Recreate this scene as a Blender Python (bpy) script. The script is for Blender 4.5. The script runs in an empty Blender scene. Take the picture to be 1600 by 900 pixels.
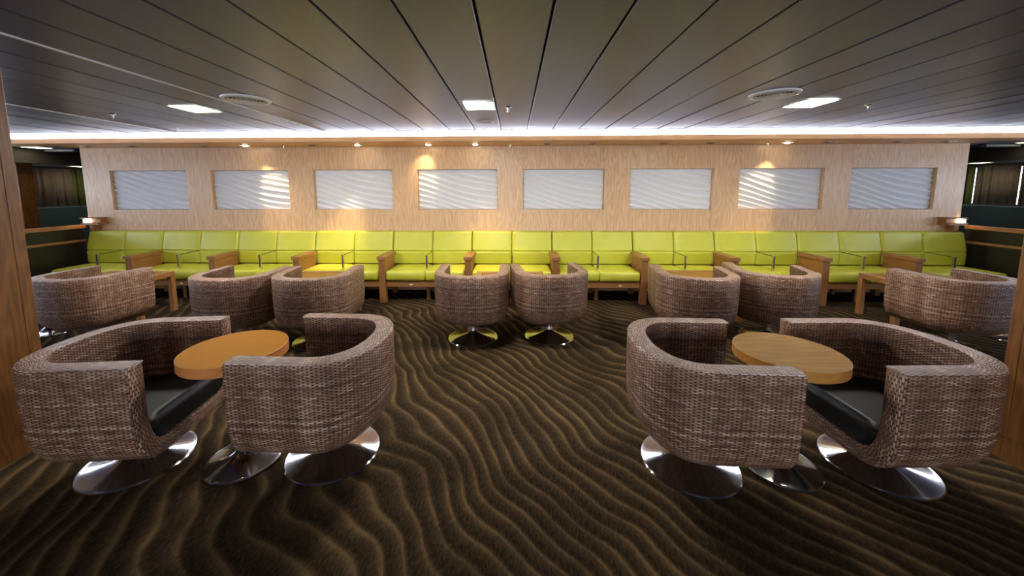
import bpy, bmesh, math, random
from mathutils import Vector, Matrix
R = math.radians
PI = math.pi
SC = bpy.context.scene
COL = SC.collection
random.seed(7)

# ------------------------------------------------------------------ helpers
def tag(o, label=None, cat=None, group=None, kind=None):
    if label: o['label'] = label
    if cat: o['category'] = cat
    if group: o['group'] = group
    if kind: o['kind'] = kind
    return o

def empty(name, loc=(0, 0, 0), rz=0.0, label=None, cat=None, group=None):
    o = bpy.data.objects.new(name, None); COL.objects.link(o)
    o.location = loc; o.rotation_euler = (0, 0, rz); o.empty_display_size = .1
    return tag(o, label, cat, group)

def obj(name, bm, mat, parent=None, smooth=False, loc=None):
    me = bpy.data.meshes.new(name)
    bm.normal_update()
    bm.to_mesh(me); bm.free()
    if isinstance(mat, (list, tuple)):
        for m in mat: me.materials.append(m)
    else:
        me.materials.append(mat)
    if smooth:
        me.polygons.foreach_set('use_smooth', [True] * len(me.polygons))
        if smooth == 'auto':
            try: me.set_sharp_from_angle(angle=R(38))
            except Exception: pass
    o = bpy.data.objects.new(name, me); COL.objects.link(o)
    if parent is not None: o.parent = parent
    if loc: o.location = loc
    return o

def struct(name, bm, mat, parent=None, smooth=False):
    return tag(obj(name, bm, mat, parent, smooth), kind='structure')

def BM(): return bmesh.new()

def box(bm, a, b, bev=0.0, mi=0, segs=2, mtx=None):
    x0, y0, z0 = a; x1, y1, z1 = b
    t = bmesh.new()
    bmesh.ops.create_cube(t, size=1)
    for v in t.verts:
        v.co = Vector(((x0 + x1) / 2 + v.co.x * (x1 - x0), (y0 + y1) / 2 + v.co.y * (y1 - y0), (z0 + z1) / 2 + v.co.z * (z1 - z0)))
    if bev > 0:
        bmesh.ops.bevel(t, geom=list(t.edges), offset=bev, segments=segs, affect='EDGES', profile=.5)
    merge(bm, t, mi, mtx)

def merge(bm, t, mi=0, mtx=None):
    m = {}
    for v in t.verts:
        m[v] = bm.verts.new(mtx @ v.co if mtx else v.co)
    for f in t.faces:
        try:
            nf = bm.faces.new([m[v] for v in f.verts]); nf.material_index = mi; nf.smooth = f.smooth
        except ValueError: pass
    t.free()

def lathe(bm, prof, n=64, mi=0, cx=0, cy=0):
    """prof: list of (r, z) ; r==0 collapses"""
    rings = []
    for r, z in prof:
        if r < 1e-6: rings.append([bm.verts.new((cx, cy, z))])
        else: rings.append([bm.verts.new((cx + r * math.cos(2 * PI * i / n), cy + r * math.sin(2 * PI * i / n), z)) for i in range(n)])
    for a, b in zip(rings, rings[1:]):
        for i in range(n):
            j = (i + 1) % n
            if len(a) == 1 and len(b) == 1: continue
            if len(a) == 1: f = [a[0], b[j], b[i]]
            elif len(b) == 1: f = [a[i], a[j], b[0]]
            else: f = [a[i], a[j], b[j], b[i]]
            nf = bm.faces.new(f[::-1]); nf.material_index = mi

def tube(bm, p0, p1, r, n=12, mi=0):
    p0 = Vector(p0); p1 = Vector(p1); d = (p1 - p0).normalized()
    u = d.orthogonal().normalized(); w = d.cross(u)
    A = [bm.verts.new(p0 + r * (math.cos(2 * PI * i / n) * u + math.sin(2 * PI * i / n) * w)) for i in range(n)]
    B = [bm.verts.new(p1 + r * (math.cos(2 * PI * i / n) * u + math.sin(2 * PI * i / n) * w)) for i in range(n)]
    for i in range(n):
        j = (i + 1) % n
        bm.faces.new([A[i], A[j], B[j], B[i]]).material_index = mi
    bm.faces.new(A[::-1]).material_index = mi; bm.faces.new(B).material_index = mi

def grid(bm, P, uvl=None, UV=None, mi=0, flip=False):
    """P[i][j] -> faces"""
    V = [[bm.verts.new(p) for p in row] for row in P]
    for i in range(len(V) - 1):
        for j in range(len(V[0]) - 1):
            q = [(i, j), (i + 1, j), (i + 1, j + 1), (i, j + 1)]
            if flip: q = q[::-1]
            if (V[q[0][0]][q[0][1]].co - V[q[2][0]][q[2][1]].co).length < 1e-7: continue
            try: f = bm.faces.new([V[a][b] for a, b in q])
            except ValueError: continue
            f.material_index = mi
            if uvl is not None:
                for lp, (a, b) in zip(f.loops, q): lp[uvl].uv = UV[a][b]
    return V

def rcushion(bm, c, h, r, n=(10, 10, 5), puff=0.0, fn=None, mtx=None, mi=0):
    """rounded box with slightly puffed faces"""
    t = bmesh.new()
    cx, cy, cz = c
    def face(ax, sgn):
        o = [i for i in range(3) if i != ax]
        a, b = o
        na, nb = n[a], n[b]
        V = []
        for i in range(na + 1):
            row = []
            for j in range(nb + 1):
                p = [0, 0, 0]
                # denser sampling to the edges
                ua = math.sin((i / na - .5) * PI) ; ub = math.sin((j / nb - .5) * PI)
                p[a] = ua * h[a]; p[b] = ub * h[b]; p[ax] = sgn * h[ax]
                q = [max(-(h[k] - r), min(h[k] - r, p[k])) for k in range(3)]
                d = Vector(p) - Vector(q)
                if d.length > 1e-9: d = d.normalized() * r
                s = Vector(q) + d
                pf = puff * (1 - ua * ua) * (1 - ub * ub)
                s[ax] += sgn * pf
                if fn: s = fn(s)
                row.append(t.verts.new(s + Vector(c)))
            V.append(row)
        for i in range(na):
            for j in range(nb):
                q = [V[i][j], V[i + 1][j], V[i + 1][j + 1], V[i][j + 1]]
                fl = (sgn > 0) ^ (ax == 1)
                if not fl: q = q[::-1]
                t.faces.new(q)
    for ax in range(3):
        for s in (-1, 1): face(ax, s)
    bmesh.ops.remove_doubles(t, verts=t.verts, dist=1e-5)
    merge(bm, t, mi, mtx)

def copy_tree(o, parent=None):
    c = o.copy(); COL.objects.link(c); c.parent = parent
    for ch in list(o.children): copy_tree(ch, c)
    return c

# ------------------------------------------------------------------ materials
def mat(name):
    m = bpy.data.materials.new(name); m.use_nodes = True
    nt = m.node_tree; b = nt.nodes['Principled BSDF']
    return m, nt, b

def N(nt, typ, **kw):
    n = nt.nodes.new(typ)
    for k, v in kw.items(): setattr(n, k, v)
    return n

def math_(nt, op, a, b=None, clamp=False):
    n = nt.nodes.new('ShaderNodeMath'); n.operation = op; n.use_clamp = clamp
    for i, x in enumerate((a, b)):
        if x is None: continue
        if isinstance(x, (int, float)): n.inputs[i].default_value = x
        else: nt.links.new(x, n.inputs[i])
    return n.outputs[0]

def ramp(nt, fac, stops, interp='LINEAR'):
    n = nt.nodes.new('ShaderNodeValToRGB'); n.color_ramp.interpolation = interp
    e = n.color_ramp.elements
    while len(e) < len(stops): e.new(.5)
    for el, (p, c) in zip(e, stops):
        el.position = p; el.color = (*c, 1) if len(c) == 3 else c
    nt.links.new(fac, n.inputs[0])
    return n.outputs[0]

def sr(r, g, b):
    f = lambda c: (c / 255 / 12.92) if c / 255 <= .04045 else ((c / 255 + .055) / 1.055) ** 2.4
    return (f(r), f(g), f(b))

def plain(name, col, rough=.5, metal=0.0, emis=None, es=0, coat=0, noise=0.0, spec=.5):
    m, nt, b = mat(name)
    b.inputs['Specular IOR Level'].default_value = spec
    b.inputs['Base Color'].default_value = (*col, 1)
    b.inputs['Roughness'].default_value = rough
    b.inputs['Metallic'].default_value = metal
    if coat: b.inputs['Coat Weight'].default_value = coat
    if emis:
        b.inputs['Emission Color'].default_value = (*emis, 1); b.inputs['Emission Strength'].default_value = es
    if noise:
        tc = N(nt, 'ShaderNodeTexCoord'); nz = N(nt, 'ShaderNodeTexNoise'); nz.inputs['Scale'].default_value = 40; nz.inputs['Detail'].default_value = 5
        nt.links.new(tc.outputs['Object'], nz.inputs['Vector'])
        c = ramp(nt, nz.outputs['Fac'], [(.3, tuple(x * (1 - noise) for x in col)), (.7, tuple(min(1, x * (1 + noise)) for x in col))])
        nt.links.new(c, b.inputs['Base Color'])
    return m

def wood(name, c1, c2, axis='z', rough=.42, fine=70, figure=5.0, bump=.15, plank=0.0, spec=.5, fig_amt=.5):
    """grain running along axis"""
    m, nt, b = mat(name); L = nt.links.new
    tc = N(nt, 'ShaderNodeTexCoord')
    k = 'xyz'.index(axis)
    def mapped(s, st):
        mp = N(nt, 'ShaderNodeMapping'); sc = [s, s, s]; sc[k] = st; mp.inputs['Scale'].default_value = sc
        L(tc.outputs['Object'], mp.inputs['Vector']); return mp.outputs[0]
    n1 = N(nt, 'ShaderNodeTexNoise'); n1.inputs['Scale'].default_value = 1; n1.inputs['Detail'].default_value = 6; n1.inputs['Roughness'].default_value = .65
    L(mapped(fine, 3.0), n1.inputs['Vector'])
    # cathedral figure : contour rings of a stretched noise
    n2 = N(nt, 'ShaderNodeTexNoise'); n2.inputs['Scale'].default_value = 1; n2.inputs['Detail'].default_value = 2
    L(mapped(figure, .8), n2.inputs['Vector'])
    fr = math_(nt, 'FRACT', math_(nt, 'MULTIPLY', n2.outputs['Fac'], 14.0))
    tri = math_(nt, 'ABSOLUTE', math_(nt, 'SUBTRACT', fr, .5))
    tri = math_(nt, 'MULTIPLY', tri, 2.0 * fig_amt)
    s = math_(nt, 'ADD', math_(nt, 'MULTIPLY', n1.outputs['Fac'], 1.0 - fig_amt * .5), math_(nt, 'MULTIPLY', tri, .5))
    if plank:
        sep = N(nt, 'ShaderNodeSeparateXYZ'); L(tc.outputs['Object'], sep.inputs[0])
        wn = N(nt, 'ShaderNodeTexWhiteNoise', noise_dimensions='1D')
        L(math_(nt, 'FLOOR', math_(nt, 'DIVIDE', sep.outputs[0], plank)), wn.inputs['W'])
        s = math_(nt, 'ADD', s, math_(nt, 'MULTIPLY', math_(nt, 'SUBTRACT', wn.outputs['Value'], .5), .22))
    c = ramp(nt, s, [(.25, c2), (.75, c1)])
    L(c, b.inputs['Base Color'])
    b.inputs['Roughness'].default_value = rough
    b.inputs['Specular IOR Level'].default_value = spec
    bp = N(nt, 'ShaderNodeBump'); bp.inputs['Strength'].default_value = bump; bp.inputs['Distance'].default_value = .001
    L(n1.outputs['Fac'], bp.inputs['Height']); L(bp.outputs[0], b.inputs['Normal'])
    return m

def make_wicker():
    m, nt, b = mat('woven_rattan'); L = nt.links.new
    uv = N(nt, 'ShaderNodeUVMap'); uv.uv_map = 'UVMap'
    sep = N(nt, 'ShaderNodeSeparateXYZ'); L(uv.outputs[0], sep.inputs[0])
    U, V = sep.outputs[0], sep.outputs[1]
    # slight irregularity
    nz = N(nt, 'ShaderNodeTexNoise'); nz.inputs['Scale'].default_value = 30; L(uv.outputs[0], nz.inputs['Vector'])
    V = math_(nt, 'ADD', V, math_(nt, 'MULTIPLY', math_(nt, 'SUBTRACT', nz.outputs['Fac'], .5), .0016))
    hrow, per = .0080, .044
    vr = math_(nt, 'DIVIDE', V, hrow)
    row = math_(nt, 'FLOOR', vr); fv = math_(nt, 'FRACT', vr)
    par = math_(nt, 'MODULO', math_(nt, 'ABSOLUTE', row), 2.0)
    ph = math_(nt, 'ADD', math_(nt, 'DIVIDE', U, per), math_(nt, 'MULTIPLY', par, .5))
    A = math_(nt, 'ABSOLUTE', math_(nt, 'SINE', math_(nt, 'MULTIPLY', ph, PI)))
    A = math_(nt, 'POWER', A, .75)
    q = math_(nt, 'SUBTRACT', math_(nt, 'MULTIPLY', fv, 2.0), 1.0)
    Vp = math_(nt, 'SUBTRACT', 1.0, math_(nt, 'MULTIPLY', q, q), clamp=True)
    Vp = math_(nt, 'POWER', Vp, .6)
    H = math_(nt, 'MULTIPLY', math_(nt, 'ADD', .35, math_(nt, 'MULTIPLY', Vp, .65)), math_(nt, 'ADD', .12, math_(nt, 'MULTIPLY', A, .88)))
    # per-strand tone
    wn = N(nt, 'ShaderNodeTexWhiteNoise', noise_dimensions='2D')
    cb = N(nt, 'ShaderNodeCombineXYZ'); L(row, cb.inputs[0]); L(math_(nt, 'FLOOR', ph), cb.inputs[1]); L(cb.outputs[0], wn.inputs['Vector'])
    wr = N(nt, 'ShaderNodeTexNoise', noise_dimensions='1D'); wr.inputs['Scale'].default_value = .35; L(row, wr.inputs['W'])
    wc = N(nt, 'ShaderNodeTexNoise', noise_dimensions='1D'); wc.inputs['Scale'].default_value = 9; L(U, wc.inputs['W'])
    tone = math_(nt, 'ADD', math_(nt, 'MULTIPLY', wn.outputs['Value'], .24), math_(nt, 'ADD', math_(nt, 'MULTIPLY', wr.outputs['Fac'], .60), math_(nt, 'MULTIPLY', wc.outputs['Fac'], .3)))
    base = ramp(nt, tone, [(.30, sr(90, 58, 42)), (.60, sr(158, 117, 91)), (.85, sr(216, 184, 162))])
    mx = N(nt, 'ShaderNodeMix', data_type='RGBA'); mx.inputs['A'].default_value = (*sr(22, 15, 12), 1)  # dark shade in the gaps between strands, painted into the colour
    L(base, mx.inputs['B']); L(ramp(nt, H, [(.28, (0, 0, 0)), (.70, (1, 1, 1))]), mx.inputs['Factor'])
    L(mx.outputs['Result'], b.inputs['Base Color'])
    b.inputs['Roughness'].default_value = .36
    b.inputs['Specular IOR Level'].default_value = .45
    bp = N(nt, 'ShaderNodeBump'); bp.inputs['Strength'].default_value = 1.0; bp.inputs['Distance'].default_value = .0040
    L(H, bp.inputs['Height']); L(bp.outputs[0], b.inputs['Normal'])
    return m

def make_carpet():
    m, nt, b = mat('dune_carpet'); L = nt.links.new
    tc = N(nt, 'ShaderNodeTexCoord')
    P = tc.outputs['Object']
    sep = N(nt, 'ShaderNodeSeparateXYZ'); L(P, sep.inputs[0])
    X, Y = sep.outputs[0], sep.outputs[1]
    # across-ripple coordinate and along-ripple coordinate
    c = math_(nt, 'ADD', math_(nt, 'MULTIPLY', X, .82), math_(nt, 'MULTIPLY', Y, .57))
    s = math_(nt, 'ADD', math_(nt, 'MULTIPLY', X, .57), math_(nt, 'MULTIPLY', Y, -.82))
    cb = N(nt, 'ShaderNodeCombineXYZ'); L(math_(nt, 'MULTIPLY', c, .55), cb.inputs[0]); L(math_(nt, 'MULTIPLY', s, .95), cb.inputs[1])
    w1 = N(nt, 'ShaderNodeTexNoise'); w1.inputs['Scale'].default_value = 1.7; w1.inputs['Detail'].default_value = 1.2; w1.inputs['Roughness'].default_value = .45
    L(cb.outputs[0], w1.inputs['Vector'])
    w2 = N(nt, 'ShaderNodeTexNoise'); w2.inputs['Scale'].default_value = .42; w2.inputs['Detail'].default_value = 0
    L(P, w2.inputs['Vector'])
    warp = math_(nt, 'ADD', math_(nt, 'MULTIPLY', math_(nt, 'SUBTRACT', w1.outputs['Fac'], .5), .40), math_(nt, 'MULTIPLY', math_(nt, 'SUBTRACT', w2.outputs['Fac'], .5), .9))
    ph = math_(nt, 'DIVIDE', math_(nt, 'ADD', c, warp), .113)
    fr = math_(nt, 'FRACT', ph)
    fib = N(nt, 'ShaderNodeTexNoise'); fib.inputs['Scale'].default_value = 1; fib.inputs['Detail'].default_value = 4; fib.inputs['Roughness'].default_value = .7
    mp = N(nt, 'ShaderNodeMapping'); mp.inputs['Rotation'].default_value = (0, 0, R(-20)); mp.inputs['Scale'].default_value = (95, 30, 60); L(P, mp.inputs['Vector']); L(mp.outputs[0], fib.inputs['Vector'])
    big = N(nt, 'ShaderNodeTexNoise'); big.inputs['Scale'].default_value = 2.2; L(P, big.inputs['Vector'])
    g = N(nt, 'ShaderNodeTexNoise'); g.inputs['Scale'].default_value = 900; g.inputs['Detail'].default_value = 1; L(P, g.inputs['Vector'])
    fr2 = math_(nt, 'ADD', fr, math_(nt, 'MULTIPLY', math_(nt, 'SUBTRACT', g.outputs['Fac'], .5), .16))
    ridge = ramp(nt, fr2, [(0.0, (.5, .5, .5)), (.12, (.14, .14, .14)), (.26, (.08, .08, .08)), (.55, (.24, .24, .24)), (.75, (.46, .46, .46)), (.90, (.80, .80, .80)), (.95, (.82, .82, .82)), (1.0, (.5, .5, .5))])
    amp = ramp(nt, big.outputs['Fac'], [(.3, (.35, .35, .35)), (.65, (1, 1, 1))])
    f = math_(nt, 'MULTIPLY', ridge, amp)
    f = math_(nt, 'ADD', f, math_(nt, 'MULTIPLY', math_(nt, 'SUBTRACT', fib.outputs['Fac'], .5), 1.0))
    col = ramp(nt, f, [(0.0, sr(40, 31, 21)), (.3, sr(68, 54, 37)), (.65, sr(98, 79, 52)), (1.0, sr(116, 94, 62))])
    L(col, b.inputs['Base Color'])
    b.inputs['Roughness'].default_value = .95; b.inputs['Specular IOR Level'].default_value = .03
    bp = N(nt, 'ShaderNodeBump'); bp.inputs['Strength'].default_value = .5; bp.inputs['Distance'].default_value = .006
    L(math_(nt, 'ADD', fib.outputs['Fac'], math_(nt, 'MULTIPLY', ridge, .5)), bp.inputs['Height']); L(bp.outputs[0], b.inputs['Normal'])
    return m

def make_vinyl():
    m, nt, b = mat('lime_vinyl'); L = nt.links.new
    tc = N(nt, 'ShaderNodeTexCoord')
    n = N(nt, 'ShaderNodeTexNoise'); n.inputs['Scale'].default_value = 260; n.inputs['Detail'].default_value = 3; L(tc.outputs['Object'], n.inputs['Vector'])
    n2 = N(nt, 'ShaderNodeTexNoise'); n2.inputs['Scale'].default_value = 3; L(tc.outputs['Object'], n2.inputs['Vector'])
    L(ramp(nt, n2.outputs['Fac'], [(.3, (.58, .58, .035)), (.7, (.66, .66, .048))]), b.inputs['Base Color'])
    b.inputs['Roughness'].default_value = .46
    b.inputs['Specular IOR Level'].default_value = .9
    bp = N(nt, 'ShaderNodeBump'); bp.inputs['Strength'].default_value = .12; bp.inputs['Distance'].default_value = .001
    L(n.outputs['Fac'], bp.inputs['Height'])
    n3 = N(nt, 'ShaderNodeTexNoise'); n3.inputs['Scale'].default_value = 9; L(tc.outputs['Object'], n3.inputs['Vector'])
    bp2 = N(nt, 'ShaderNodeBump'); bp2.inputs['Strength'].default_value = .25; bp2.inputs['Distance'].default_value = .01
    L(n3.outputs['Fac'], bp2.inputs['Height']); L(bp.outputs[0], bp2.inputs['Normal']); L(bp2.outputs[0], b.inputs['Normal'])
    return m

def make_ceiling_metal():
    m, nt, b = mat('satin_ceiling_metal'); L = nt.links.new
    tc = N(nt, 'ShaderNodeTexCoord')
    n = N(nt, 'ShaderNodeTexNoise'); n.inputs['Scale'].default_value = 500; n.inputs['Detail'].default_value = 2; L(tc.outputs['Object'], n.inputs['Vector'])
    L(ramp(nt, n.outputs['Fac'], [(.3, (.138, .148, .260)), (.7, (.172, .184, .320))]), b.inputs['Base Color'])
    b.inputs['Metallic'].default_value = .55; b.inputs['Roughness'].default_value = .36
    return m

def make_steel():
    m, nt, b = mat('brushed_steel'); L = nt.links.new
    tc = N(nt, 'ShaderNodeTexCoord')
    n = N(nt, 'ShaderNodeTexNoise'); n.inputs['Scale'].default_value = 60; n.inputs['Detail'].default_value = 3; L(tc.outputs['Object'], n.inputs['Vector'])
    b.inputs['Base Color'].default_value = (.44, .42, .41, 1); b.inputs['Metallic'].default_value = 1
    rr = math_(nt, 'ADD', .09, math_(nt, 'MULTIPLY', n.outputs['Fac'], .08)); L(rr, b.inputs['Roughness'])
    b.inputs['Anisotropic'].default_value = .7; b.inputs['Anisotropic Rotation'].default_value = .25
    tg = N(nt, 'ShaderNodeTangent', direction_type='RADIAL', axis='Z'); L(tg.outputs[0], b.inputs['Tangent'])
    return m

M = {}
M['wicker'] = make_wicker()
M['carpet'] = make_carpet()
M['vinyl'] = make_vinyl()
M['ceil'] = make_ceiling_metal()
M['steel'] = make_steel()
M['chrome'] = plain('chrome', (.8, .8, .82), .2, 1)
M['leather'] = plain('black_leather', (.008, .008, .008), .5, noise=.2, spec=.3)
M['oak'] = wood('light_oak_veneer', sr(240, 206, 166), sr(206, 162, 118), 'z', .34, 60, 4.5, .08, plank=.0, fig_amt=.45)
M['oak_h'] = wood('honey_oak_soffit', sr(228, 178, 122), sr(206, 152, 96), 'x', .4, 60, 4, .08, fig_amt=.35)
M['fascia'] = wood('fascia_oak', sr(188, 140, 88), sr(164, 116, 68), 'x', .45, 60, 4, .08, fig_amt=.3)
M['teak'] = wood('teak_frame', sr(178, 126, 74), sr(140, 92, 48), 'y', .4, 80, 6, .12, fig_amt=.4)
M['teak_z'] = wood('teak_frame_upright', sr(176, 124, 74), sr(138, 90, 50), 'z', .4, 80, 6, .12, fig_amt=.4)
M['teak_x'] = wood('teak_frame_rail', sr(174, 122, 72), sr(134, 88, 48), 'x', .4, 80, 6, .12, fig_amt=.4)
M['column'] = wood('figured_column_wood', sr(144, 94, 42), sr(98, 58, 22), 'z', .42, 70, 6.0, .12, fig_amt=.55)
M['honeytop'] = plain('honey_laminate', (.44, .180, .010), .6, noise=.05, spec=.03)
M['honeyedge'] = wood('honey_edge', sr(214, 142, 76), sr(190, 112, 54), 'x', .4, 50, 3, .05)
M['walnuttop'] = wood('walnut_top', sr(166, 124, 58), sr(128, 92, 36), 'x', .55, 40, 5.0, .08, fig_amt=.35, spec=.04)
M['walnutedge'] = wood('walnut_edge', sr(206, 146, 70), sr(172, 112, 46), 'x', .4, 40, 3, .05)
M['plaster'] = plain('white_relief_plaster', sr(236, 238, 242), .5, noise=.02)
M['dark'] = plain('shadow_gap_black', (.01, .01, .01), .8)
M['white'] = plain('white_enamel', (.85, .85, .88), .35)
M['whitetag'] = plain('white_tag', (.75, .75, .75), .5)
M['cove'] = plain('cove_light_diffuser', (.9, .9, .95), .5, emis=(.78, .86, 1.0), es=26.0)
M['lamp'] = plain('luminaire_diffuser', (.9, .9, .85), .5, emis=(1.0, .95, .85), es=130.0)
M['lampfar'] = plain('luminaire_diffuser_dim', (.9, .9, .85), .5, emis=(1.0, .98, .72), es=7.0)
M['rearfill'] = plain('rear_fill_glow', (.8, .85, 1), .5, emis=(.90, .95, 1.0), es=7.0)
M['lampback'] = plain('luminaire_diffuser_rear_fill', (.9, .9, .85), .5, emis=(1.0, .96, .88), es=4.0)
M['lampframe'] = plain('luminaire_frame', sr(200, 205, 160), .4)
M['bulb'] = plain('lit_bulb', (.9, .9, .8), .4, emis=(1.0, .86, .55), es=30.0)
M['unlit'] = plain('unlit_bulb', (.25, .22, .2), .25)
M['sconce'] = plain('sconce_diffuser', (.9, .85, .75), .4, emis=(1.0, .82, .55), es=9.0)
M['tealwall'] = plain('dark_teal_panel', sr(92, 110, 112), .5)
M['greyfit'] = plain('grey_fitting', (.16, .165, .19), .4)
M['greywall'] = plain('pale_grey_wall', sr(196, 196, 204), .6)
M['darkwall'] = plain('dark_wall', sr(60, 52, 44), .7)
M['curtain'] = plain('brown_curtain', sr(150, 130, 110), .85, noise=.15)
M['greencurtain'] = plain('olive_curtain', sr(120, 124, 60), .85, noise=.15)
M['glassdark'] = plain('smoked_glass', (.02, .017, .012), .12)
M['daylight'] = plain('daylight_outside', (.8, .85, 1), .5, emis=(.72, .82, 1.0), es=3.5)
M['trimmetal'] = plain('bright_aluminium', (.7, .72, .8), .3, .9)

# ------------------------------------------------------------------ dimensions
CZ = 2.45          # ceiling
YW = 5.95          # back wall plane
YC = 5.08          # ceiling end (cove slot)
YF = 5.34          # fascia front
ZS = 2.339         # soffit
XL, XR = -7.10, 6.96
HX = 10.0          # hull side
Y0, Y1 = -5.0, 9.5

# floor
bm = BM(); box(bm, (-HX - .1, Y0, -.06), (HX + .1, Y1, 0)); struct('floor', bm, M['carpet'])

# main ceiling: long metal planks running away from the viewer
bm = BM(); pitch = .3445; off = -.1725
k0 = int(-HX / pitch) - 1
rnd = random.Random(3)
for k in range(-29, 30):
    xa = off + k * pitch + .006; xb = xa + pitch - .012
    if xa < -HX or xb > HX: continue
    t0 = rnd.uniform(-.0012, .0012); t1 = rnd.uniform(-.0012, .0012)
    ch = .004
    prof = [(xa, CZ + .03), (xa, CZ + ch + t0), (xa + ch, CZ + t0), (xb - ch, CZ + t1), (xb, CZ + ch + t1), (xb, CZ + .03)]
    yend = YC
    A = [bm.verts.new((x, Y0, z)) for x, z in prof]; B = [bm.verts.new((x, yend, z)) for x, z in prof]
    for i in range(5): bm.faces.new([A[i], B[i], B[i + 1], A[i + 1]])
    bm.faces.new([A[5], B[5], B[0], A[0]])
    bm.faces.new(B)
box(bm, (-HX, Y0, CZ + .03), (HX, YC + .0, CZ + .08), mi=1)
box(bm, (-HX, YC - .0, CZ - .003), (HX, YC + .006, CZ + .03), mi=0)
struct('ceiling', bm, [M['ceil'], M['dark']])
# slot roof above the cove and the side zones
bm = BM(); box(bm, (-HX, YC + .008, CZ + .06), (HX, YF + .1, CZ + .10)); struct('trim_1', bm, M['white'])
# white strips added in two joints, painting the glints of lit plank edges
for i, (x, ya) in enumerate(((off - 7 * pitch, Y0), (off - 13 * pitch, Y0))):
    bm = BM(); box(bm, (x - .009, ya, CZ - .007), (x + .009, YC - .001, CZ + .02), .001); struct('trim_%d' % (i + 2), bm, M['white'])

# fascia + soffit of wood
bm = BM()
box(bm, (-HX + .02, YF, ZS), (HX - .02, YF + .03, 2.412), .003)
struct('trim_4', bm, M['fascia'])
bm = BM(); box(bm, (XL - .02, YF + .03, ZS + .002), (XR + .02, YW + .12, ZS + .03)); box(bm, (-HX + .02, YF + .03, ZS + .002), (XL - .02, YF + .36, ZS + .03)); box(bm, (XR + .02, YF + .03, ZS + .002), (HX - .02, YF + .36, ZS + .03)); struct('trim_5', bm, M['oak_h'])
# cove light strip sitting on the fascia
t = empty('cove_light', (0, YF + .012, 2.413), 0, 'long cool white cove light strip above the wooden fascia', 'light')
bm = BM(); box(bm, (-HX + .05, 0.0, 0.0), (HX - .05, .02, .075)); obj('diffuser', bm, M['cove'], t)
bm = BM(); box(bm, (-HX + .05, .021, 0.0), (HX - .05, .045, .078)); obj('housing', bm, M['white'], t)

# back wall with eight recessed openings
PC = [-6.0 + .0 + i * 1.6975 for i in range(8)]
PW, PZ0, PZ1 = .645, 1.333, 1.975
bm = BM()
g = .0006
edges = [XL]
for c in PC: edges += [c - PW, c + PW]
edges.append(XR)
for i in range(0, len(edges) - 1):
    a, b = edges[i], edges[i + 1]
    if i % 2 == 0: box(bm, (a + g, YW, 0), (b - g, YW + .08, ZS), .0008, segs=1)
    else:
        box(bm, (a + g, YW, 0), (b - g, YW + .08, PZ0), .0008, segs=1)
        box(bm, (a + g, YW, PZ1), (b - g, YW + .08, ZS), .0008, segs=1)
box(bm, (XL, YW + .081, 0), (XR, YW + .12, ZS), mi=1)
struct('wall_back', bm, [M['oak'], M['dark']])
ordn = ['first', 'second', 'third', 'fourth', 'fifth', 'sixth', 'seventh', 'eighth', 'ninth', 'tenth', 'eleventh']

# wave relief panels
def ridge(u):
    f = u - math.floor(u)
    return (f ** 1.3) if f < .82 else (.82 ** 1.3) * (1 - (f - .82) / .18) ** 1.0 * 1.0
def sm(u):
    return (ridge(u - .06) + ridge(u - .03) + ridge(u) + ridge(u + .03) + ridge(u + .06)) / 5
def relief():
    bm = BM(); nx, nz = 90, 84; w, h = PW - .003, PZ1 - PZ0 - .006
    P = []
    for i in range(nx + 1):
        x = -w + 2 * w * i / nx; row = []
        for j in range(nz + 1):
            z = h * j / nz
            c = z + .19 * x + .035 * math.sin(2.6 * x + .6) + .014 * math.sin(5.3 * x + 5 * z) + .012 * math.sin(9 * z + 1.5 * x)
            d = .046 * sm(c / .087 + .15 * math.sin(1.9 * x))
            if j in (0, nz) or i in (0, nx): d = min(d, .0)
            row.append((x, .034 - d, z))
        P.append(row)
    grid(bm, P, flip=False)
    box(bm, (-w, .034, 0), (w, .046, h))
    return bm
rm = None
names = ['far left one, next to the left wall lamp', 'second from the left, warm light on its right', 'third from the left', 'fourth from the left, warm lit top left corner',
         'fourth from the right, just right of the middle', 'sixth from the left', 'second from the right, warm light in its middle', 'far right one, next to the right wall lamp']
for i, c in enumerate(PC):
    if rm is None:
        o = obj('relief_panel', relief(), M['plaster'], smooth=True); rm = o
        bpy.context.view_layer.update()
    else:
        o = rm.copy(); COL.objects.link(o)
    o.location = (c, YW + .030, PZ0 + .003)
    tag(o, 'white wave relief panel in wood wall, ' + names[i], 'wall panel', 'white wave relief panels recessed in the wall')

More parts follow.
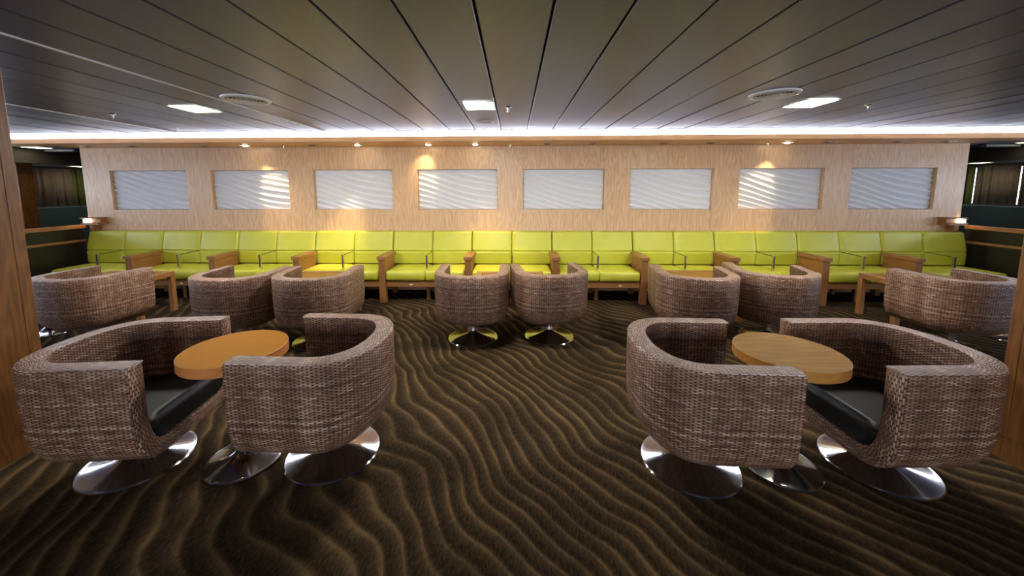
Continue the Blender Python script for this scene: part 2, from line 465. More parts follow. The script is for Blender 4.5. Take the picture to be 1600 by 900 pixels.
# ------------------------------------------------------------------ sofa row
def back_cushion_bm(w):
    bm = BM(); n = 26; m = 14
    zt, zb = .992, .485
    def fy(z):
        if z > .685: f = 5.742 + (z - .685) * .25
        else: f = 5.742 + (.685 - z) * .03
        crease = .020 * math.exp(-((z - .685) / .010) ** 2)
        return f + crease
    P = []
    zs = []
    # front profile including top roll and bottom roll
    prof = []
    for i in range(n + 1):
        z = zb + .01 + (zt - .035 - zb - .01) * (i / n)
        prof.append((fy(z), z))
    # finer sampling around crease
    zz = sorted(set([z for _, z in prof] + [.66, .67, .677, .682, .685, .688, .693, .70, .71]))
    prof = [(fy(z), z) for z in zz]
    y_, z_ = prof[-1]
    for a in (20, 45, 70, 90):
        prof.append((y_ + .035 * (1 - math.cos(R(a))), z_ + .035 * math.sin(R(a))))
    prof.append((5.935, zt + .0)); prof.append((5.935, zb)); prof.append((prof[0][0] + .01, zb)); prof.append(prof[0])
    us = [-1, -.985, -.95, -.9, -.75, -.5, -.25, 0, .25, .5, .75, .9, .95, .985, 1]
    for u in us:
        row = []
        e = max(0, abs(u) - .88) / .12
        for (y, z) in prof:
            dy = .028 * (1 - math.sqrt(max(0, 1 - e * e)))
            dz = .022 * (1 - math.sqrt(max(0, 1 - e * e))) if z > .93 else 0
            pf = -.012 * (1 - u * u) if y < 5.9 else 0
            row.append((u * w / 2, min(5.935, y + dy + pf), z - dz))
        P.append(row)
    grid(bm, P, flip=False)
    for row in (P[0], P[-1]):
        f = bm.faces.new([bm.verts.new(p) for p in (row[:-1] if row is P[-1] else row[:-1][::-1])])
    return bm
def seat_cushion_bm(w):
    bm = BM()
    rcushion(bm, (0, 5.49, .405), (w / 2, .275, .072), .032, (12, 12, 6), .012)
    return bm
SEAT = .6285
def make_sofa():
    """two seater; origin at the left arm axis, on floor"""
    t = empty('sofa', (0, 0, 0))
    W = SEAT * 2
    for k in (0, 1):
        cx = SEAT * (k + .5)
        o = obj('back_cushion', back_cushion_bm(SEAT - .006), M['vinyl'], t, True, (cx, 0, 0))
        o = obj('seat_cushion', seat_cushion_bm(SEAT - .006 - .05), M['vinyl'], t, True, (cx + (.025 if k == 0 else -.025), 0, 0))
    bm = BM(); box(bm, (.049, 5.25, .237), (W - .049, 5.285, .325), .003); box(bm, (.0, 5.86, .20), (W, 5.90, .325), .003); box(bm, (.05, 5.285, .30), (W - .05, 5.86, .33))
    obj('seat_frame', bm, M['teak_x'], t)
    bm = BM(); box(bm, (W / 2 - .027, 5.42, 0), (W / 2 + .027, 5.475, .2995), .003); obj('leg', bm, M['teak_z'], t)
    bm = BM(); box(bm, (W / 2 - .027, 5.80, 0), (W / 2 + .027, 5.85, .2995), .003); obj('leg', bm, M['teak_z'], t)
    # slim divider: chrome post and thin strap back to the cushion
    bm = BM(); box(bm, (W / 2 - .013, 5.355, .455), (W / 2 + .013, 5.395, .692), .003); po = obj('divider_post', bm, M['chrome'], t)
    bm = BM(); tube(bm, (W / 2, 5.394, .682), (W / 2, 5.75, .688), .0045); obj('divider_strap', bm, M['dark'], t)
    return t
def add_arm(t, x):
    bm = BM(); box(bm, (x - .062, 5.205, .640), (x + .062, 5.706, .690), .004); a = obj('armrest', bm, M['teak'], t)
    bm = BM(); box(bm, (x - .038, 5.315, .340), (x + .038, 5.70, .639), .003); obj('side_panel', bm, M['teak'], a)
    bm = BM(); box(bm, (x - .046, 5.225, 0), (x + .046, 5.31, .639), .003); obj('leg', bm, M['teak_z'], t)
    bm = BM(); box(bm, (x - .038, 5.76, 0), (x + .038, 5.85, .1995), .003); obj('leg', bm, M['teak_z'], t)
def add_end(t, x, s):
    bm = BM(); box(bm, (x + min(0, s * .05), 5.26, 0), (x + max(0, s * .05), 5.31, .2995), .003); obj('leg', bm, M['teak_z'], t)
XS = -.66 - 1.262 * 5  # left end
TAGS = {1: .30, 2: .28, 4: .62, 5: None, 6: .93, 9: .62}
TAGS = {1: .75, 2: .35, 4: .42, 6: .93, 9: .55}
snames = ['far left end of the row, beside the left wall lamp', 'second from the left end of the row', 'third from the left end of the row', 'fourth from the left, brightly lit by a spotlight',
          'fifth from the left, just left of the twin chairs', 'middle of the row, behind the twin middle chairs', 'fifth from the right, just right of the twin chairs', 'fourth from the right end of the row',
          'third from the right end of the row', 'second from the right end of the row', 'far right end of the row, beside the right wall lamp']
proto = None
for i in range(11):
    if proto is None: s = make_sofa(); proto = s
    else:
        s = empty('sofa')
        for ch in list(proto.children): copy_tree(ch, s)
    s.location = (XS + 1.262 * (i), 0, 0)
    tag(s, 'lime vinyl two-seat sofa, ' + snames[i], 'sofa', 'lime two-seat sofas along the wood wall')
for i, s in enumerate([o for o in bpy.data.objects if o.name.startswith('sofa') and o.parent is None]):
    if i < 10: add_arm(s, 1.262)
    if i == 0: add_end(s, .005, 1)
    if i == 10: add_end(s, 2 * SEAT - .005, -1)
    if i in TAGS:
        bm = BM(); box(bm, (TAGS[i] - .024, 5.2465, .262), (TAGS[i] + .024, 5.2495, .284), .001); obj('white_tag', bm, M['whitetag'], s)

# ------------------------------------------------------------------ rattan tub chair
def dcurve(w, b, f, y0, ns=10, na=28, ex=2.35):
    """half-width w, back depth b (distance behind y=0), arm front y=f, straight until y0"""
    pts = []
    for i in range(ns): pts.append((w, f + (y0 - f) * i / ns))
    for i in range(na + 1):
        a = (PI / 2) * i / na
        cx = math.cos(a) ** (2 / ex) if i < na else 0
        sy = math.sin(a) ** (2 / ex)
        pts.append((w * cx, y0 - (b + y0) * sy))
    pts = pts + [(-x, y) for x, y in pts[:-1][::-1]]
    return pts
TOPZ, BOTZ = .773, .203
A0, B0, F0, YS = .403, .370, .338, -.03
TH = .097
def shell_bm():
    bm = BM(); uvl = bm.loops.layers.uv.new('UVMap')
    # outer levels: (inset, z)
    lev = [(.010, TOPZ), (.003, TOPZ - .003), (0, TOPZ - .010), (0, .66), (0, .54), (.004, .42), (.012, .35), (.026, .305), (.046, .268), (.074, .240), (.11, .220), (.16, .208), (.22, BOTZ), (.30, BOTZ), (A0, BOTZ)]
    inn = [(.010, TOPZ), (.003, TOPZ - .003), (0, TOPZ - .010), (0, .66), (0, .54), (.002, .46), (.008, .41), (.018, .365), (.036, .325), (.060, .305), (.09, .294), (.12, .288), (.17, .285), (.23, .285), (A0 - TH, .285)]
    def curve(i, inner):
        ins, z = (inn if inner else lev)[i]
        a = A0 - (TH if inner else 0); b = B0 - (TH if inner else 0)
        w = max(0.0, a - ins); bb = max(0, b - ins * ((.9 if ins < .3 else .8) if inner else 1.35))
        return dcurve(w, max(bb, abs(YS) + .002), F0, YS), z
    def arcs(pts):
        s = [0]
        for p, q in zip(pts, pts[1:]): s.append(s[-1] + math.hypot(p[0] - q[0], p[1] - q[1]))
        return s
    su = arcs(dcurve(A0, B0, F0, YS))
    for inner in (False, True):
        P, UV = [], []; v = 0; prev = None
        for i in range(len(lev)):
            pts, z = curve(i, inner)
            ins = (inn if inner else lev)[i][0]
            if prev: v += math.hypot(ins - prev[0], z - prev[1])
            prev = (ins, z)
            P.append([(x, y, z) for x, y in pts]); UV.append([(u, v) for u in su])
        grid(bm, P, uvl, UV, flip=inner)
    # top
    o, z = curve(0, False); n, _ = curve(0, True)
    P, UV = [], []
    for k in range(5):
        t = k / 4; P.append([(a[0] * (1 - t) + b[0] * t, a[1] * (1 - t) + b[1] * t, TOPZ + .003 * math.sin(PI * t)) for a, b in zip(o, n)])
        UV.append([(u, -TH * t + .002) for u in su])
    grid(bm, P, uvl, UV, flip=True)
    # front U face (slightly proud, rounded at both edges)
    fo, fi = [], []
    for i in range(len(lev)):
        ins, z = lev[i]; fo.append((A0 - ins, z))
        ins, z = inn[i]; fi.append((A0 - TH - ins, z))
    fo = fo + [(-x, z) for x, z in fo[:-1][::-1]]; fi = fi + [(-x, z) for x, z in fi[:-1][::-1]]
    P, UV = [], []
    sv = arcs(fo)
    for k in range(7):
        t = k / 6; bulge = .012 * (1 - (2 * t - 1) ** 4)
        P.append([(a[0] * (1 - t) + b[0] * t, F0 + bulge, a[1] * (1 - t) + b[1] * t) for a, b in zip(fo, fi)])
        UV.append([(s, TH * t) for s in sv])
    grid(bm, P, uvl, UV, flip=True)
    for e in (0, -1):
        cap = [bm.verts.new(row[e]) for row in P] + [bm.verts.new((P[-1][e][0], F0, P[-1][e][2])), bm.verts.new((P[0][e][0], F0, P[0][e][2]))]
        f = bm.faces.new(cap)
        for lp in f.loops: lp[uvl].uv = (lp.vert.co.x, lp.vert.co.y)
    bmesh.ops.recalc_face_normals(bm, faces=bm.faces)
    return bm
def cushion_bm():
    bm = BM()
    a, b, f = A0 - TH - .022, B0 - TH - .016, F0 - .004
    lv = [(.03, .290), (.008, .296), (0, .308), (0, .385), (.006, .402), (.022, .414), (.06, .420), (.12, .424), (.2, .426), (.999, .426)]
    P = []
    for ins, z in lv:
        w = max(.0, a - ins * .75 if ins < .9 else 0)
        if z < .38: w -= (.38 - z) * .35
        c = dcurve(max(w, 0), max(0, b - ins) if ins < .9 else 0, f - min(ins * .6, .03), YS)
        # close the front by duplicating first point at the end
        P.append([(x, y, z) for x, y in c] + [(-w + 2 * w * q / 12, c[0][1], z) for q in range(1, 13)])
    grid(bm, P)
    bmesh.ops.remove_doubles(bm, verts=bm.verts, dist=1e-5)
    bmesh.ops.recalc_face_normals(bm, faces=bm.faces)
    return bm
def trumpet(rb, h, stem_r, ztop):
    prof = [(0, 0), (rb - .003, 0), (rb, .003), (rb, .006), (rb - .006, .012)]
    n = 22
    for i in range(1, n + 1):
        t = i / n
        r = (rb - .004) * (1 - t) + (stem_r + .006) * t
        # flat near the rim, steep near the stem
        z = .011 + (h - .011) * (t ** 1.15 * .55 + .45 * t ** 5)
        prof.append((r, z))
    prof += [(stem_r + .004, h + .004)]
    bm = BM(); lathe(bm, prof, 96); 
    return bm
def stem_bm(r, z0, z1):
    bm = BM(); lathe(bm, [(0, z0), (r, z0), (r, z1), (0, z1)], 32)
    for k in range(6):
        a = k * PI / 3
        tube(bm, (r * .9 * math.cos(a), r * .9 * math.sin(a), z0 + .001), (r * .9 * math.cos(a), r * .9 * math.sin(a), z1 - .001), .006, 8)
    return bm
def make_chair():
    t = empty('tub_chair')
    obj('rattan_shell', shell_bm(), M['wicker'], t, 'auto')
    obj('seat_cushion', cushion_bm(), M['leather'], t, True)
    obj('pedestal_base', trumpet(.279, .085, .026, .16), M['steel'], t, 'auto')
    obj('stem', stem_bm(.031, .075, BOTZ - .0005), M['chrome'], t, 'auto')
    return t
# facing angle: 0 = arms open towards +y (the sofas)
chairs = [
 (-2.315, 2.055, -83.5, 'big rattan tub chair at the left edge facing right to the honey round table'),
 (-1.142, 2.150, 88.5, 'rattan tub chair right of the honey round table, its back to the aisle'),
 (1.070, 2.118, -92, 'rattan tub chair left of the walnut round table, its back to the aisle'),
 (2.198, 2.137, 92, 'big rattan tub chair at the right edge facing left to the walnut round table'),
 (-.458, 3.995, 0, 'left one of the twin rattan tub chairs in the middle facing the sofas'),
 (.402, 4.055, 9, 'right one of the twin rattan tub chairs in the middle facing the sofas'),
 (-2.985, 3.84, 0, 'left of the two back row rattan chairs just behind the honey round table'),
 (-2.140, 3.87, 6, 'right of the two back row rattan chairs left of the aisle, nearest the aisle'),
 (1.945, 3.957, -8, 'left of the two back row rattan chairs right of the aisle, nearest the aisle'),
 (2.845, 4.08, -14, 'right of the two back row rattan chairs just behind the walnut round table'),
 (-4.60, 3.775, -6, 'back row rattan chair standing against the left wooden column'),
 (4.58, 3.85, 1, 'back row rattan chair standing against the right wooden column'),
]
cp = make_chair()
for i, (x, y, a, lb) in enumerate(chairs):
    c = cp if i == 0 else copy_tree(cp)
    c.location = (x, y, 0); c.rotation_euler = (0, 0, R(a))
    tag(c, lb, 'chair', 'rattan tub chairs on steel bases')

# ------------------------------------------------------------------ round pedestal tables
def round_table(x, y, top, edge, label, H=.7227, r=.2765, grp='round pedestal tables'):
    t = empty('round_table', (x, y, 0), 0, label, 'table', grp)
    bm = BM(); th = .058
    n = 96
    prof = [(0, H), (r - .003, H)]
    lathe(bm, [(r - .0025, H), (0, H)], n, 0)
    lathe(bm, [(0, H - th), (r - .002, H - th), (r, H - th + .002), (r, H - .002), (r - .0025, H)], n, 1)
    bmesh.ops.remove_doubles(bm, verts=bm.verts, dist=1e-6)
    bmesh.ops.recalc_face_normals(bm, faces=bm.faces)
    obj('tabletop', bm, [top, edge], t)
    obj('pedestal_base', trumpet(.214, .085, .026, .16), M['steel'], t, 'auto')
    bm = BM(); lathe(bm, [(0, .075), (.026, .075), (.026, H - th - .0205), (0, H - th - .0205)], 32); obj('stem', bm, M['chrome'], t, 'auto')
    bm = BM(); lathe(bm, [(0, H - th - .02), (.11, H - th - .02), (.11, H - th - .0005), (0, H - th - .0005)], 32); obj('mounting_plate', bm, M['dark'], t)
    return t
round_table(-1.669, 2.077, M['honeytop'], M['honeyedge'], 'round honey coloured pedestal table between the two front left chairs')
round_table(1.601, 2.112, M['walnuttop'], M['walnutedge'], 'round grained walnut pedestal table between the two front right chairs')

round_table(-5.44, 4.03, M['walnuttop'], M['walnutedge'], 'steel pedestal base peeking out behind the far left back row chair', .50, .24, 'low pedestal tables behind the outer back row chairs')
round_table(5.53, 4.07, M['walnuttop'], M['walnutedge'], 'steel pedestal base peeking out behind the far right back row chair', .50, .24, 'low pedestal tables behind the outer back row chairs')

# ------------------------------------------------------------------ low wooden tables by the sofas
def low_table():
    t = empty('coffee_table')
    w, d, h = .895, .52, .548
    bm = BM()
    fr = .075
    # frame of the top with a thin inset panel line
    box(bm, (-w / 2, -d / 2, h - .062), (w / 2, -d / 2 + fr, h), .002); box(bm, (-w / 2, d / 2 - fr, h - .062), (w / 2, d / 2, h), .002)
    box(bm, (-w / 2, -d / 2 + fr, h - .062), (-w / 2 + fr, d / 2 - fr, h), .002); box(bm, (w / 2 - fr, -d / 2 + fr, h - .062), (w / 2, d / 2 - fr, h), .002)
    obj('top_frame', bm, M['teak_x'], t)
    bm = BM(); box(bm, (-w / 2 + fr + .002, -d / 2 + fr + .002, h - .03), (w / 2 - fr - .002, d / 2 - fr - .002, h - .004), .001); obj('top_panel', bm, M['walnuttop'], t)
    for sx in (-1, 1):
        for sy in (-1, 1):
            x1 = sx * w / 2; x0 = x1 - sx * .060; y1 = sy * d / 2; y0 = y1 - sy * .060
            bm = BM(); box(bm, (min(x0, x1), min(y0, y1), 0), (max(x0, x1), max(y0, y1), h - .0625), .002); obj('leg', bm, M['teak_z'], t)
    return t
ltp = low_table()
lts = [(-5.125, 4.61, 'low square-legged wooden table in front of the far left sofas'), (-2.56, 4.66, 'low wooden table hidden behind the back row chair pair left of the aisle'),
       (-.055, 4.67, 'low wooden table hidden behind the twin middle chairs'), (2.40, 4.80, 'low wooden table hidden behind the back row chair pair right of the aisle'),
       (5.02, 4.68, 'low square-legged wooden table in front of the far right sofas')]
for i, (x, y, lb) in enumerate(lts):
    o = ltp if i == 0 else copy_tree(ltp)
    o.location = (x, y, 0); tag(o, lb, 'table', 'low wooden tables in front of the sofas')

# ------------------------------------------------------------------ columns
def column(x0, x1, y0, y1, label, inner):
    t = empty('wooden_column', ((x0 + x1) / 2, (y0 + y1) / 2, 0), 0, label, 'column', 'wooden columns at the picture edges')
    a, b = (x0 - x1) / 2, (x1 - x0) / 2; c, d = (y0 - y1) / 2, (y1 - y0) / 2
    bm = BM(); box(bm, (a, c, .1495), (b, d - .062, CZ - .002), .002); obj('panelling', bm, M['column'], t)
    bm = BM(); box(bm, (a, d - .060, .1495), (b, d, CZ - .002), .003); obj('corner_post', bm, M['column'], t)
    bm = BM(); box(bm, (a + .004, c, 0), (b - .004, d - .002, .145), .002); obj('plinth', bm, M['column'], t)
column(-3.75, -3.08, 1.2, 2.225, 'large figured brown wooden column cut by the left picture edge', 1)
column(3.0, 3.67, 1.2, 2.245, 'large figured brown wooden column cut by the right picture edge', -1)

# ------------------------------------------------------------------ ceiling fittings
def ceiling_light(x, y, label, m='lamp', z=CZ, w=.30, d=.33):
    t = empty('ceiling_light', (x, y, z), 0, label, 'ceiling light', 'square ceiling lights')
    bm = BM()
    f = .014
    box(bm, (-w / 2, -d / 2, -.010), (w / 2, -d / 2 + f, -.0015), .001); box(bm, (-w / 2, d / 2 - f, -.010), (w / 2, d / 2, -.0015), .001)
    box(bm, (-w / 2, -d / 2 + f, -.010), (-w / 2 + f, d / 2 - f, -.0015), .001); box(bm, (w / 2 - f, -d / 2 + f, -.010), (w / 2, d / 2 - f, -.0015), .001)
    obj('frame', bm, M['lampframe'], t)
    bm = BM(); box(bm, (-w / 2 + f + .001, -d / 2 + f + .001, -.007), (w / 2 - f - .001, d / 2 - f - .001, -.0018)); obj('diffuser', bm, M[m], t)
    return t
ceiling_light(-.325, 3.60, 'square lit ceiling light in the middle between the two round vents')
ceiling_light(-3.10, 3.62, 'square lit ceiling light to the left of the left round vent')
ceiling_light(2.745, 3.62, 'square lit ceiling light to the right of the right round vent')

def vent(x, y, r, label):
    t = empty('ceiling_vent', (x, y, CZ), 0, label, 'vent', 'round ceiling vents')
    bm = BM(); lathe(bm, [(r * .80, -.004), (r * .84, -.020), (r * .97, -.014), (r, -.003), (r, -.0015), (r * .80, -.0015)], 64)
    obj('outer_ring', bm, M['white'], t, 'auto')
    bm = BM(); lathe(bm, [(0, -.0018), (r * .79, -.0018), (r * .79, -.003), (0, -.003)], 48); obj('duct', bm, M['dark'], t)
    for k, q in enumerate((.66, .52, .38, .24)):
        bm = BM(); lathe(bm, [(r * q, -.004), (r * (q + .09), -.018), (r * (q + .105), -.018), (r * (q + .02), -.004)], 48); obj('louvre_ring', bm, M['white'], t, 'auto')
    bm = BM(); lathe(bm, [(0, -.004), (r * .12, -.006), (r * .15, -.018), (0, -.019)], 32); obj('centre_cap', bm, M['white'], t, 'auto')
vent(-2.34, 3.275, .19, 'round white ceiling vent with rings on the left')
vent(2.177, 3.26, .185, 'round white ceiling vent with rings on the right')

def sprinkler(x, y, z, label, grp='sprinkler heads'):
    t = empty('sprinkler', (x, y, z), 0, label, 'sprinkler', grp)
    bm = BM(); lathe(bm, [(0, -.0015), (.030, -.0015), (.030, -.004), (.022, -.014), (0, -.016)], 24); obj('escutcheon', bm, M['chrome'], t, 'auto')
    bm = BM(); lathe(bm, [(0, -.0165), (.010, -.0165), (.009, -.035), (0, -.035)], 16)
    tube(bm, (.010, 0, -.02), (.004, 0, -.05), .002, 6); tube(bm, (-.010, 0, -.02), (-.004, 0, -.05), .002, 6)
    lathe(bm, [(0, -.049), (.014, -.050), (.014, -.052), (0, -.052)], 16); obj('nozzle', bm, M['chrome'], t, 'auto')
sprinkler(-4.155, 3.82, CZ, 'small chrome sprinkler head on the ceiling far left')
sprinkler(-.056, 3.652, CZ, 'small chrome sprinkler head just right of the middle ceiling light')
sprinkler(3.351, 3.702, CZ, 'small chrome sprinkler head right of the right ceiling light')
sprinkler(-3.548, 5.70, ZS + .002, 'small sprinkler head in the wood soffit on the left')
sprinkler(-.059, 5.70, ZS + .002, 'small sprinkler head in the wood soffit at the middle')
sprinkler(3.732, 5.66, ZS + .002, 'small sprinkler head in the wood soffit on the right')
t = empty('ceiling_speaker', (-.336, 4.453, CZ), 0, 'flat round loudspeaker grille on the ceiling behind the middle light', 'speaker')
bm = BM(); lathe(bm, [(.083, -.0015), (.084, -.006), (.094, -.005), (.096, -.0015)], 48); obj('rim', bm, M['white'], t, 'auto')
bm = BM(); lathe(bm, [(0, -.0015), (.082, -.0015), (.082, -.004), (0, -.004)], 48); obj('grille', bm, M['ceil'], t)

# soffit downlights
DX = [-6.68, -5.96, -4.82, -4.15, -3.09, -2.40, -1.31, -.59, .50, 1.175, 2.24, 2.93, 4.05, 4.66, 5.63, 6.34]
LIT = {3: 1, 5: 1, 6: 1, 7: 1, 12: 1}
dn = ['first', 'second', 'third', 'fourth', 'fifth', 'sixth', 'seventh', 'eighth']
for i, x in enumerate(DX):
    lit = i in LIT
    lab = ('lit' if lit else 'unlit') + ' recessed spotlight in the wood soffit, ' + (dn[i] + ' from the left end' if i < 8 else dn[15 - i] + ' from the right end')
    t = empty('downlight', (x, 5.70, ZS), 0, lab, 'spotlight', 'recessed spotlights in the wood soffit')
    bm = BM(); a = .064; f = .012
    for q in (((-a, -a), (a, -a + f)), ((-a, a - f), (a, a)), ((-a, -a + f), (-a + f, a - f)), ((a - f, -a + f), (a, a - f))):
        box(bm, (q[0][0], q[0][1], -.006), (q[1][0], q[1][1], -.001), .0008, segs=1)
    obj('bezel', bm, M['chrome'], t)
    bm = BM(); box(bm, (-a + f + .0005, -a + f + .0005, -.002), (a - f - .0005, a - f - .0005, -.001)); obj('well', bm, M['dark'], t)
    bm = BM(); lathe(bm, [(0, -.0022), (.034, -.0022), (.034, -.012), (.026, -.016), (0, -.017)], 24); obj('bulb', bm, M['bulb'] if lit else M['unlit'], t, 'auto')

# ------------------------------------------------------------------ wall end lamps and partitions with rails
def sconce(x, s, label):
    t = empty('wall_lamp', (x, YW, 1.13), 0, label, 'lamp', 'box wall lamps at the wall ends')
    bm = BM(); box(bm, (-.15, -.17, .065), (.13, -.0015, .085), .002); obj('top_board', bm, M['teak_x'], t)
    bm = BM(); box(bm, (-.14, -.17, -.035), (.14, -.0015, 0), .002); obj('bottom_board', bm, M['teak_x'], t)
    bm = BM(); box(bm, (-.13, -.15, .0065), (-.035, -.02, .0585), .006) if s < 0 else box(bm, (.035, -.15, .0065), (.13, -.02, .0585), .006); obj('lamp_shade', bm, M['sconce'], t)
    bm = BM(); box(bm, (-.03 if s < 0 else -.12, -.11, .0005), (.12 if s < 0 else .03, -.0015, .0645), .002); obj('back_block', bm, M['teak_x'], t)
    bm = BM(); box(bm, (-.07, -.12, -.20) if s < 0 else (-.0, -.12, -.20), (.0, -.0015, -.0355) if s < 0 else (.07, -.0015, -.0355), .002); obj('bracket', bm, M['teak_z'], t)
sconce(XL + .21, -1, 'small box lamp glowing warm white at the left end of the wood wall')
sconce(XR - .21, 1, 'small box lamp glowing warm white at the right end of the wood wall')

def partition(x, s, label):
    t = empty('partition', (x, 5.1, 0), 0, label, 'partition', 'rail partitions at both ends of the sofas')
    bm = BM(); box(bm, (-.035, -.8, 1.03), (.035, .83, 1.09), .004); obj('top_rail', bm, M['teak'], t)
    bm = BM(); box(bm, (-.03, -.8, .81), (.03, .83, .845), .003); obj('lower_rail', bm, M['teak'], t)
    bm = BM(); box(bm, (-.006, -.74, .8455), (.006, .82, 1.0295)); obj('upper_pane', bm, M['glassdark'], t)
    bm = BM(); box(bm, (-.006, -.74, .04), (.006, .82, .8095)); obj('lower_pane', bm, M['glassdark'], t)
    bm = BM(); box(bm, (-.035, -.88, 0), (.035, -.801, 1.09), .003); obj('post', bm, M['teak_z'], t)
partition(XL - .07, -1, 'smoked glass partition with two wooden rails at the left end of the sofas')
partition(XR + .09, 1, 'smoked glass partition with two wooden rails at the right end of the sofas')

# ------------------------------------------------------------------ outer lounge beyond both ends (hull sides)
for s, nm in ((-1, 'left'), (1, 'right')):
    wz0, wz1 = 1.33, 2.09
    # hull wall with window band y 6.3..9.3 and further unseen windows added towards the camera for daylight
    wins = [(6.45, 7.15, 1), (7.38, 8.9, 2), (3.4, 5.9, 3), (.4, 2.9, 4), (-2.6, -.1, 5), (-4.7, -3.1, 6)]
    bm = BM()
    xa, xb = (s * HX, s * (HX + .1)); lo, hi = min(xa, xb), max(xa, xb)
    box(bm, (lo, Y0, 0), (hi, Y1, wz0)); box(bm, (lo, Y0, wz1), (hi, Y1, CZ + .1))
    ys = sorted([(a, b) for a, b, _ in wins]); cur = Y0
    for a, b in ys:
        if a > cur: box(bm, (lo, cur, wz0), (hi, a, wz1))
        cur = b
    box(bm, (lo, cur, wz0), (hi, Y1, wz1))
    struct('wall_' + nm, bm, M['darkwall'])
    for a, b, k in wins:
        base = (k if s < 0 else k + 6)
        bm = BM(); box(bm, (min(s * (HX + .06), s * (HX + .07)), a, wz0), (max(s * (HX + .06), s * (HX + .07)), b, wz1))
        struct('window_%d' % base, bm, M['daylight'])
    # lowered soffit over the windows
    bm = BM(); box(bm, (min(s * 9.15, s * HX), 5.97, 2.17), (max(s * 9.15, s * HX), Y1, CZ + .02)); struct('trim_%d' % (6 if s < 0 else 7), bm, M['darkwall'])
    bm = BM(); box(bm, (min(s * 7.12, s * 9.15), YF + .1, CZ + .0), (max(s * 7.12, s * 9.15), Y1, CZ + .045)); struct('trim_%d' % (8 if s < 0 else 9), bm, M['ceil'])
    # upholstered ledge panel under the windows
    bm = BM(); box(bm, (min(s * 9.86, s * 9.998), 6.2, 0), (max(s * 9.86, s * 9.998), 9.3, 1.29), .01)
    tag(obj('bench_back', bm, M['tealwall']), 'long dark teal bench back under the %s side windows' % nm, 'bench')
    # pillar
    t = empty('pillar', (s * 9.55, 6.93, 0), 0, 'plain dark wooden pillar beside the curtained window far %s' % nm, 'column')
    bm = BM(); box(bm, (-.14, -.12, 0), (.14, .12, 2.168), .003); obj('shaft', bm, M['column'], t)
    # curtains
    def curtain(ya, yb, m, lb, amp=.035, ph=0):
        bm = BM(); n = 90; P = []
        for i in range(n + 1):
            y = ya + (yb - ya) * i / n
            a = amp * math.sin(i / n * (yb - ya) * 44 + ph) * (.7 + .3 * math.sin(i * .7)) 
            P.append([(s * (HX - .055) + a, y, z) for z in (wz0 - .025, 1.7, wz1 + .03)])
        grid(bm, P)
        o = obj('curtain', bm, m, smooth=True); md = o.modifiers.new('thick', 'SOLIDIFY'); md.thickness = .004
        tag(o, lb, 'curtain', 'window curtains')
    if s < 0:
        curtain(7.30, 8.15, M['curtain'], 'brown pleated curtain at the far left side window, behind the rails')
        curtain(8.12, 9.1, M['greencurtain'], 'olive curtain next to the wall end at the far left side window')
    else:
        curtain(7.62, 8.30, M['curtain'], 'brown pleated curtain at the far right side window between two bright gaps')
        curtain(7.1, 7.60, M['curtain'], 'brown curtain at the far right, nearest the pillar, mostly cut by the column')
        curtain(8.34, 9.1, M['greencurtain'], 'dark olive curtain at the far right beside the wood wall end')
    for (a, b, k) in wins:
        if k in (2,): continue
        bm = BM()
    lx = ceiling_light(s * (8.87 if s < 0 else 8.95), 6.74, 'square ceiling light beyond the %s end of the wood wall, near the pillar' % nm, 'lampfar', CZ)
    ceiling_light(s * 9.42, 7.85 , 'thin sliver of a ceiling light low over the %s side window' % nm, 'lampfar', 2.17, .22, .3)
    # grey luminaire body hung under the outer ceiling
    bm = BM(); box(bm, (s * 8.75 - .30, 6.98, CZ - .055), (s * 8.75 + .30, 7.10, CZ - .002), .012)
    tag(obj('tube_housing', bm, M['greyfit']), 'grey tube housing under the dark ceiling beyond the %s wall end' % nm, 'fixture')
bm = BM(); box(bm, (-HX - .1, Y1, 0), (HX + .1, Y1 + .1, CZ + .1)); struct('wall_far', bm, M['darkwall'])
bm = BM(); box(bm, (-HX - .1, Y0 - .1, 0), (HX + .1, Y0, CZ + .1)); struct('wall_rear', bm, M['greywall'])
bm = BM(); box(bm, (-2.8, Y0 + .001, 1.0), (2.8, Y0 + .012, 2.1)); struct('window_20', bm, M['rearfill'])  # unseen glowing panel added on the rear wall as fill for the chair backs

# ------------------------------------------------------------------ lights
def area(name, loc, rot, sx, sy, power, col):
    l = bpy.data.lights.new(name, 'AREA'); l.shape = 'RECTANGLE'; l.size = sx; l.size_y = sy; l.energy = power; l.color = col
    o = bpy.data.objects.new(name, l); COL.objects.link(o); o.location = loc; o.rotation_euler = rot; return o
def spot(name, loc, target, power, ang, blend, col, r=.03):
    l = bpy.data.lights.new(name, 'SPOT'); l.energy = power; l.spot_size = R(ang); l.spot_blend = blend; l.color = col; l.shadow_soft_size = r
    o = bpy.data.objects.new(name, l); COL.objects.link(o); o.location = loc
    o.rotation_euler = (Vector(target) - Vector(loc)).to_track_quat('-Z', 'Y').to_euler(); return o
WARM = (1.0, .74, .42)
zl = ZS - .02
spot('spot_panel_two', (-4.15, 5.70, zl), (-3.88, YW, 1.62), 60, 50, .9, WARM)
spot('spot_sofa', (-2.40, 5.68, zl), (-2.80, 5.78, .85), 130, 40, .9, WARM)
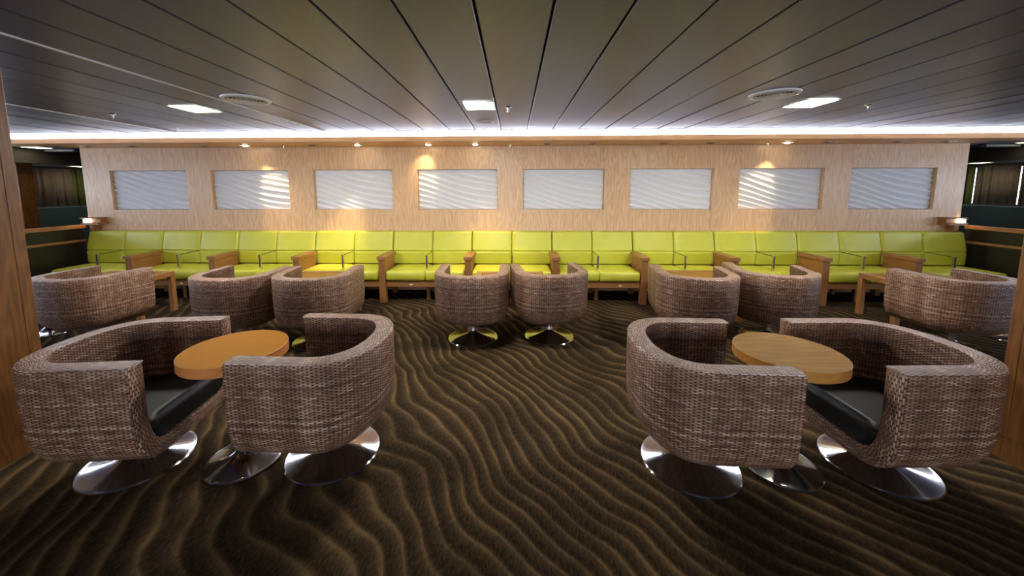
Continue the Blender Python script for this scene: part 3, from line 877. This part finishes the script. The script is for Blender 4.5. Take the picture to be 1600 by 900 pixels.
spot('spot_panel_four', (-1.31, 5.70, zl), (-1.44, YW, 2.0), 20, 62, .8, WARM)
spot('spot_middle', (-.59, 5.66, zl), (-.35, 5.45, .6), 70, 60, .9, WARM)
spot('spot_panel_seven', (4.05, 5.70, zl), (3.86, YW, 1.72), 55, 52, .9, WARM)
# unseen luminaire row added behind the camera as fill, repeating the visible grid
for x, tx in ((-3.1, 'left'), (-.33, 'middle'), (2.75, 'right')):
    ceiling_light(x, -2.1, 'unseen square ceiling light added behind the viewer as fill, %s of three' % tx, 'lampback')
# fill lamps added along the side walls, standing in for window daylight
for s in (-1, 1):
    area('window_daylight', (s * (HX - .1), .6, 1.7), (0, R(90) * s, 0), .8, 9.0, 60, (.74, .82, 1.0))

w = bpy.data.worlds.new('World'); SC.world = w; w.use_nodes = True
w.node_tree.nodes['Background'].inputs[0].default_value = (.7, .8, 1, 1); w.node_tree.nodes['Background'].inputs[1].default_value = .05

# ------------------------------------------------------------------ camera
cam = bpy.data.cameras.new('camera'); co = bpy.data.objects.new('camera', cam); COL.objects.link(co); SC.camera = co
f, cx, cy = 577.26, 786.41, 359.78
pit, roll, yaw = R(6.37685), R(-.12715), R(1.65054)
cam.sensor_fit = 'HORIZONTAL'; cam.sensor_width = 36; cam.lens = f * 36 / 1600
cam.shift_x = (800 - cx) / 1600; cam.shift_y = -(450 - cy) / 1600
cam.clip_start = .02; cam.clip_end = 100
fw = Vector((0, math.cos(pit), -math.sin(pit))); up = Vector((0, math.sin(pit), math.cos(pit))); rt = Vector((1, 0, 0))
r2 = math.cos(roll) * rt + math.sin(roll) * up; u2 = -math.sin(roll) * rt + math.cos(roll) * up
Z = Matrix.Rotation(yaw, 3, 'Z'); r2 = Z @ r2; u2 = Z @ u2; f2 = Z @ fw
m = Matrix((r2, u2, -f2)).transposed().to_4x4(); m.translation = Vector((0, 0, 1.66197)); co.matrix_world = m

vs = SC.view_settings
vs.view_transform = 'Standard'; vs.look = 'None'; vs.exposure = 0.56; vs.gamma = 1.0; vs.use_curve_mapping = False
